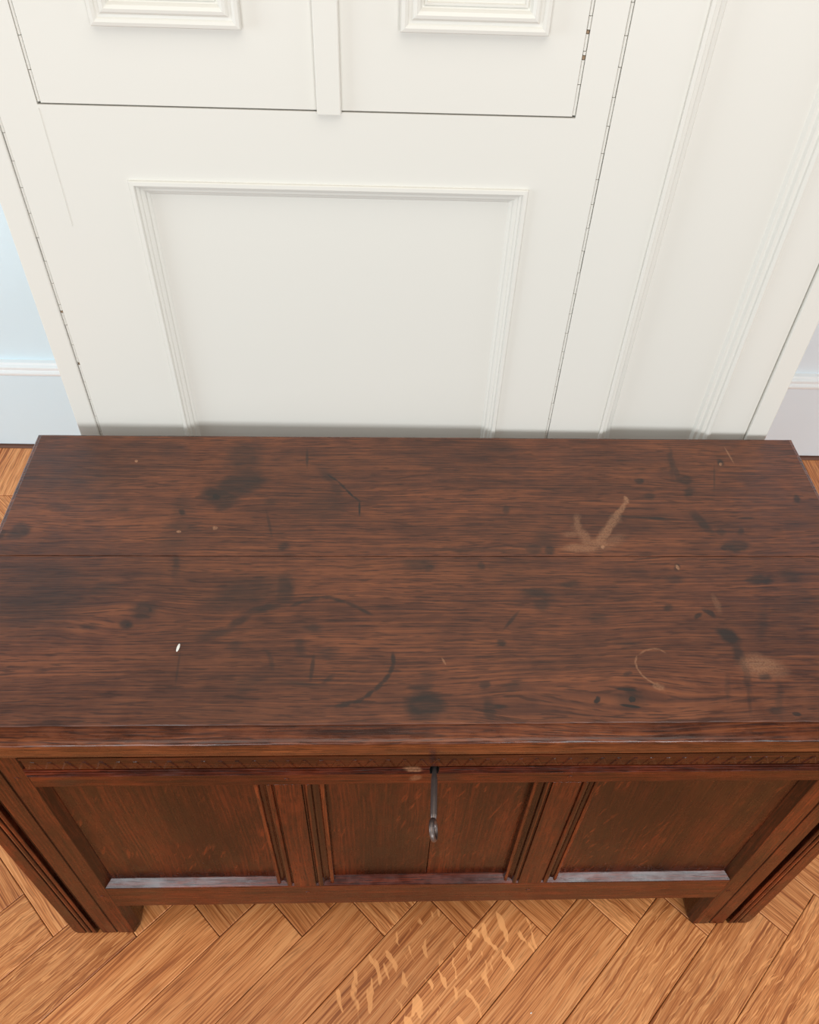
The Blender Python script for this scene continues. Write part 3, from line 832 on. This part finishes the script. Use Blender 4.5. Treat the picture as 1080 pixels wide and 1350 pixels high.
# sides, back and bottom of the carcase
for s in (-1, 1):
    xa, xb = sorted((s * 0.5535, s * 0.512))
    box('rear_leg', xa, xb, DP - 0.055, DP, 0.0, 0.6175, OAK_Z, chest, bevel=0.002)
    xa, xb = sorted((s * 0.5525, s * 0.527))
    box('side_rail', xa, xb, 0.0455, DP - 0.0555, 0.535, 0.6175, OAK_X, chest, bevel=0.0015)
    box('side_rail', xa, xb, 0.0455, DP - 0.0555, 0.1295, 0.215, OAK_X, chest, bevel=0.0015)
    xa, xb = sorted((s * 0.542, s * 0.534))
    box('side_panel', xa, xb, 0.0457, DP - 0.0557, 0.2152, 0.5348, PANEL, chest)
box('back_board', -0.511, 0.511, DP - 0.020, DP - 0.004, 0.14, 0.6175, OAK_X, chest)
box('bottom_board', -0.510, 0.510, 0.031, DP - 0.021, 0.150, 0.166, OAK_X, chest)

# lid: a moulded slab edge with two boards lying in it
rl = random.Random(3)


def ring(side_in, front_in, back_in, z, jit=0.0):
    x0, x1 = -0.5590 + side_in, 0.5530 + side_in * -1
    y0, y1 = -0.0055 + front_in, 0.4840 - back_in
    nx, ny = 90, 30
    pts = [(x0 + (x1 - x0) * i / nx, y0) for i in range(nx)] + [(x1, y0 + (y1 - y0) * i / ny) for i in range(ny)]
    pts += [(x1 - (x1 - x0) * i / nx, y1) for i in range(nx)] + [(x0, y1 - (y1 - y0) * i / ny) for i in range(ny)]
    out = []
    for i, (x, y) in enumerate(pts):
        j = WOB[i] * jit
        out.append((x, y + (j if i < nx else 0), z + j * 0.6))
    return out


WOB = []
acc = 0.0
for i in range(240):
    acc = acc * 0.8 + rl.uniform(-1, 1) * 0.5
    WOB.append(acc)
WOB[0] = WOB[239] = 0
ZN = 0.6440
rings = [ring(0.004, 0.004, 0.004, ZL), ring(0.001, 0.0008, 0.001, ZL + 0.0012), ring(0, 0, 0, ZL + 0.003), ring(0.0003, 0.0003, 0, ZN - 0.009),
         ring(0.0, 0.0, 0, ZN - 0.001, 0.0003)]
for k in range(1, 9):                    # round nose
    an = math.pi / 2 * k / 8
    q = 1 - math.cos(an)
    rings.append(ring(0.0048 * q, 0.0072 * q, 0.0036 * q, ZN + 0.0046 * math.sin(an), 0.0005))
rings.append(ring(0.0066, 0.0135, 0.0050, ZN + 0.0056, 0.0003))
rings.append(ring(0.0085, 0.0202, 0.0064, ZN + 0.0062, 0.0))
vs = [v for r_ in rings for v in r_]
M_ = len(rings[0])
fs = [(k * M_ + i, k * M_ + (i + 1) % M_, (k + 1) * M_ + (i + 1) % M_, (k + 1) * M_ + i) for k in range(len(rings) - 1) for i in range(M_)]
fs += [tuple(range(M_)), tuple(range((len(rings) - 1) * M_, len(rings) * M_))]
lid = obj('lid', vs, fs, LID_EDGE, chest, smooth=True)
lid.data.set_sharp_from_angle(angle=math.radians(50))
LX0, LX1 = -0.5500, 0.5440


def board(y0, y1, mat):
    """slightly wavy plank edge, arris softened"""
    nx = 70
    e0 = [rl.uniform(-0.0003, 0.0003) for _ in range(nx + 1)]
    vs, fs = [], []
    for i in range(nx + 1):
        x = LX0 + (LX1 - LX0) * i / nx
        c = 0.0008
        vs += [(x, y0 + e0[i], 0.6490), (x, y0 + e0[i], ZT - c), (x, y0 + e0[i] + c, ZT), (x, y1 - c, ZT), (x, y1, ZT - c), (x, y1, 0.6490)]
    for i in range(nx):
        for k in range(6):
            fs.append((i * 6 + k, i * 6 + (k + 1) % 6, i * 6 + 6 + (k + 1) % 6, i * 6 + 6 + k))
    fs += [tuple(range(6)), tuple(range(nx * 6, nx * 6 + 6))]
    return obj('lid_board', vs, fs, mat, lid)


board(0.0150, 0.2510, LID_FRONT)
board(0.2518, 0.4765, LID_BACK)

# ================================================================== KEY in the lock
ca, sa = math.cos(PSI), math.sin(PSI)


def chest_to_world(x, y, z):
    return (0.0591 + ca * x - sa * y, 0.4276 + sa * x + ca * y, z)


key = empty('key', chest_to_world(KX + 0.0002, 0.0, KZ - 0.0010), PSI - 0.06,
            label='dark iron key with a ring bow sticking out of the chest keyhole', cat='key')


def lathe_y(name, prof, mat, parent, n=16):
    vs, fs = [], []
    for y, r_ in prof:
        vs += [(r_ * math.cos(2 * math.pi * i / n), y, r_ * math.sin(2 * math.pi * i / n)) for i in range(n)]
    for k in range(len(prof) - 1):
        fs += [(k * n + i, k * n + (i + 1) % n, (k + 1) * n + (i + 1) % n, (k + 1) * n + i) for i in range(n)]
    fs += [tuple(range(n)), tuple(range((len(prof) - 1) * n, len(prof) * n))]
    return obj(name, vs, fs, mat, parent, smooth=True)


lathe_y('shaft', [(0.020, 0.0022), (0.004, 0.0024), (-0.004, 0.0026), (-0.010, 0.0034), (-0.013, 0.0038), (-0.052, 0.0038), (-0.0565, 0.0034), (-0.0585, 0.0022)],
        IRON, key)
vs, fs = [], []
R1, r1, nu, nv = 0.0098, 0.0030, 32, 12
tilt = math.radians(15)
for i in range(nu):
    u = 2 * math.pi * i / nu
    for j in range(nv):
        v = 2 * math.pi * j / nv
        rr = R1 + r1 * math.cos(v)
        yy, zz, xx = rr * math.cos(u), rr * math.sin(u), r1 * math.sin(v)
        vs.append((xx * math.cos(tilt) - zz * math.sin(tilt), -0.0690 + yy, xx * math.sin(tilt) + zz * math.cos(tilt)))
for i in range(nu):
    for j in range(nv):
        a, b = i * nv + j, i * nv + (j + 1) % nv
        c, d = ((i + 1) % nu) * nv + (j + 1) % nv, ((i + 1) % nu) * nv + j
        fs.append((a, b, c, d))
obj('bow', vs, fs, IRON, key, smooth=True)

# ================================================================== specks
def chip(name, loc, rz, a, b, c, label, cat):
    nu, nv = 10, 6
    vs, fs = [], []
    for i in range(nv + 1):
        ph = math.pi * i / nv
        for j in range(nu):
            th = 2 * math.pi * j / nu
            vs.append((a * math.cos(ph), b * math.sin(ph) * math.cos(th), c + c * math.sin(ph) * math.sin(th)))
    for i in range(nv):
        for j in range(nu):
            fs.append((i * nu + j, i * nu + (j + 1) % nu, (i + 1) * nu + (j + 1) % nu, (i + 1) * nu + j))
    o = obj(name, vs, fs, CHIP, None, smooth=True)
    o.location = loc
    o.rotation_euler = (0, 0, rz)
    o['label'] = label
    o['category'] = cat
    return o


chip('paint_flake', chest_to_world(-0.2950, 0.1130, ZT), math.radians(84), 0.0056, 0.0017, 0.0007, 'small white rice-shaped flake lying on the left of the dark chest lid', 'flake')
chip('crumb', (0.234, 0.305, 0.0), 0.6, 0.0016, 0.0010, 0.0008, 'tiny white crumb on the oak floor in front of the chest', 'crumb')
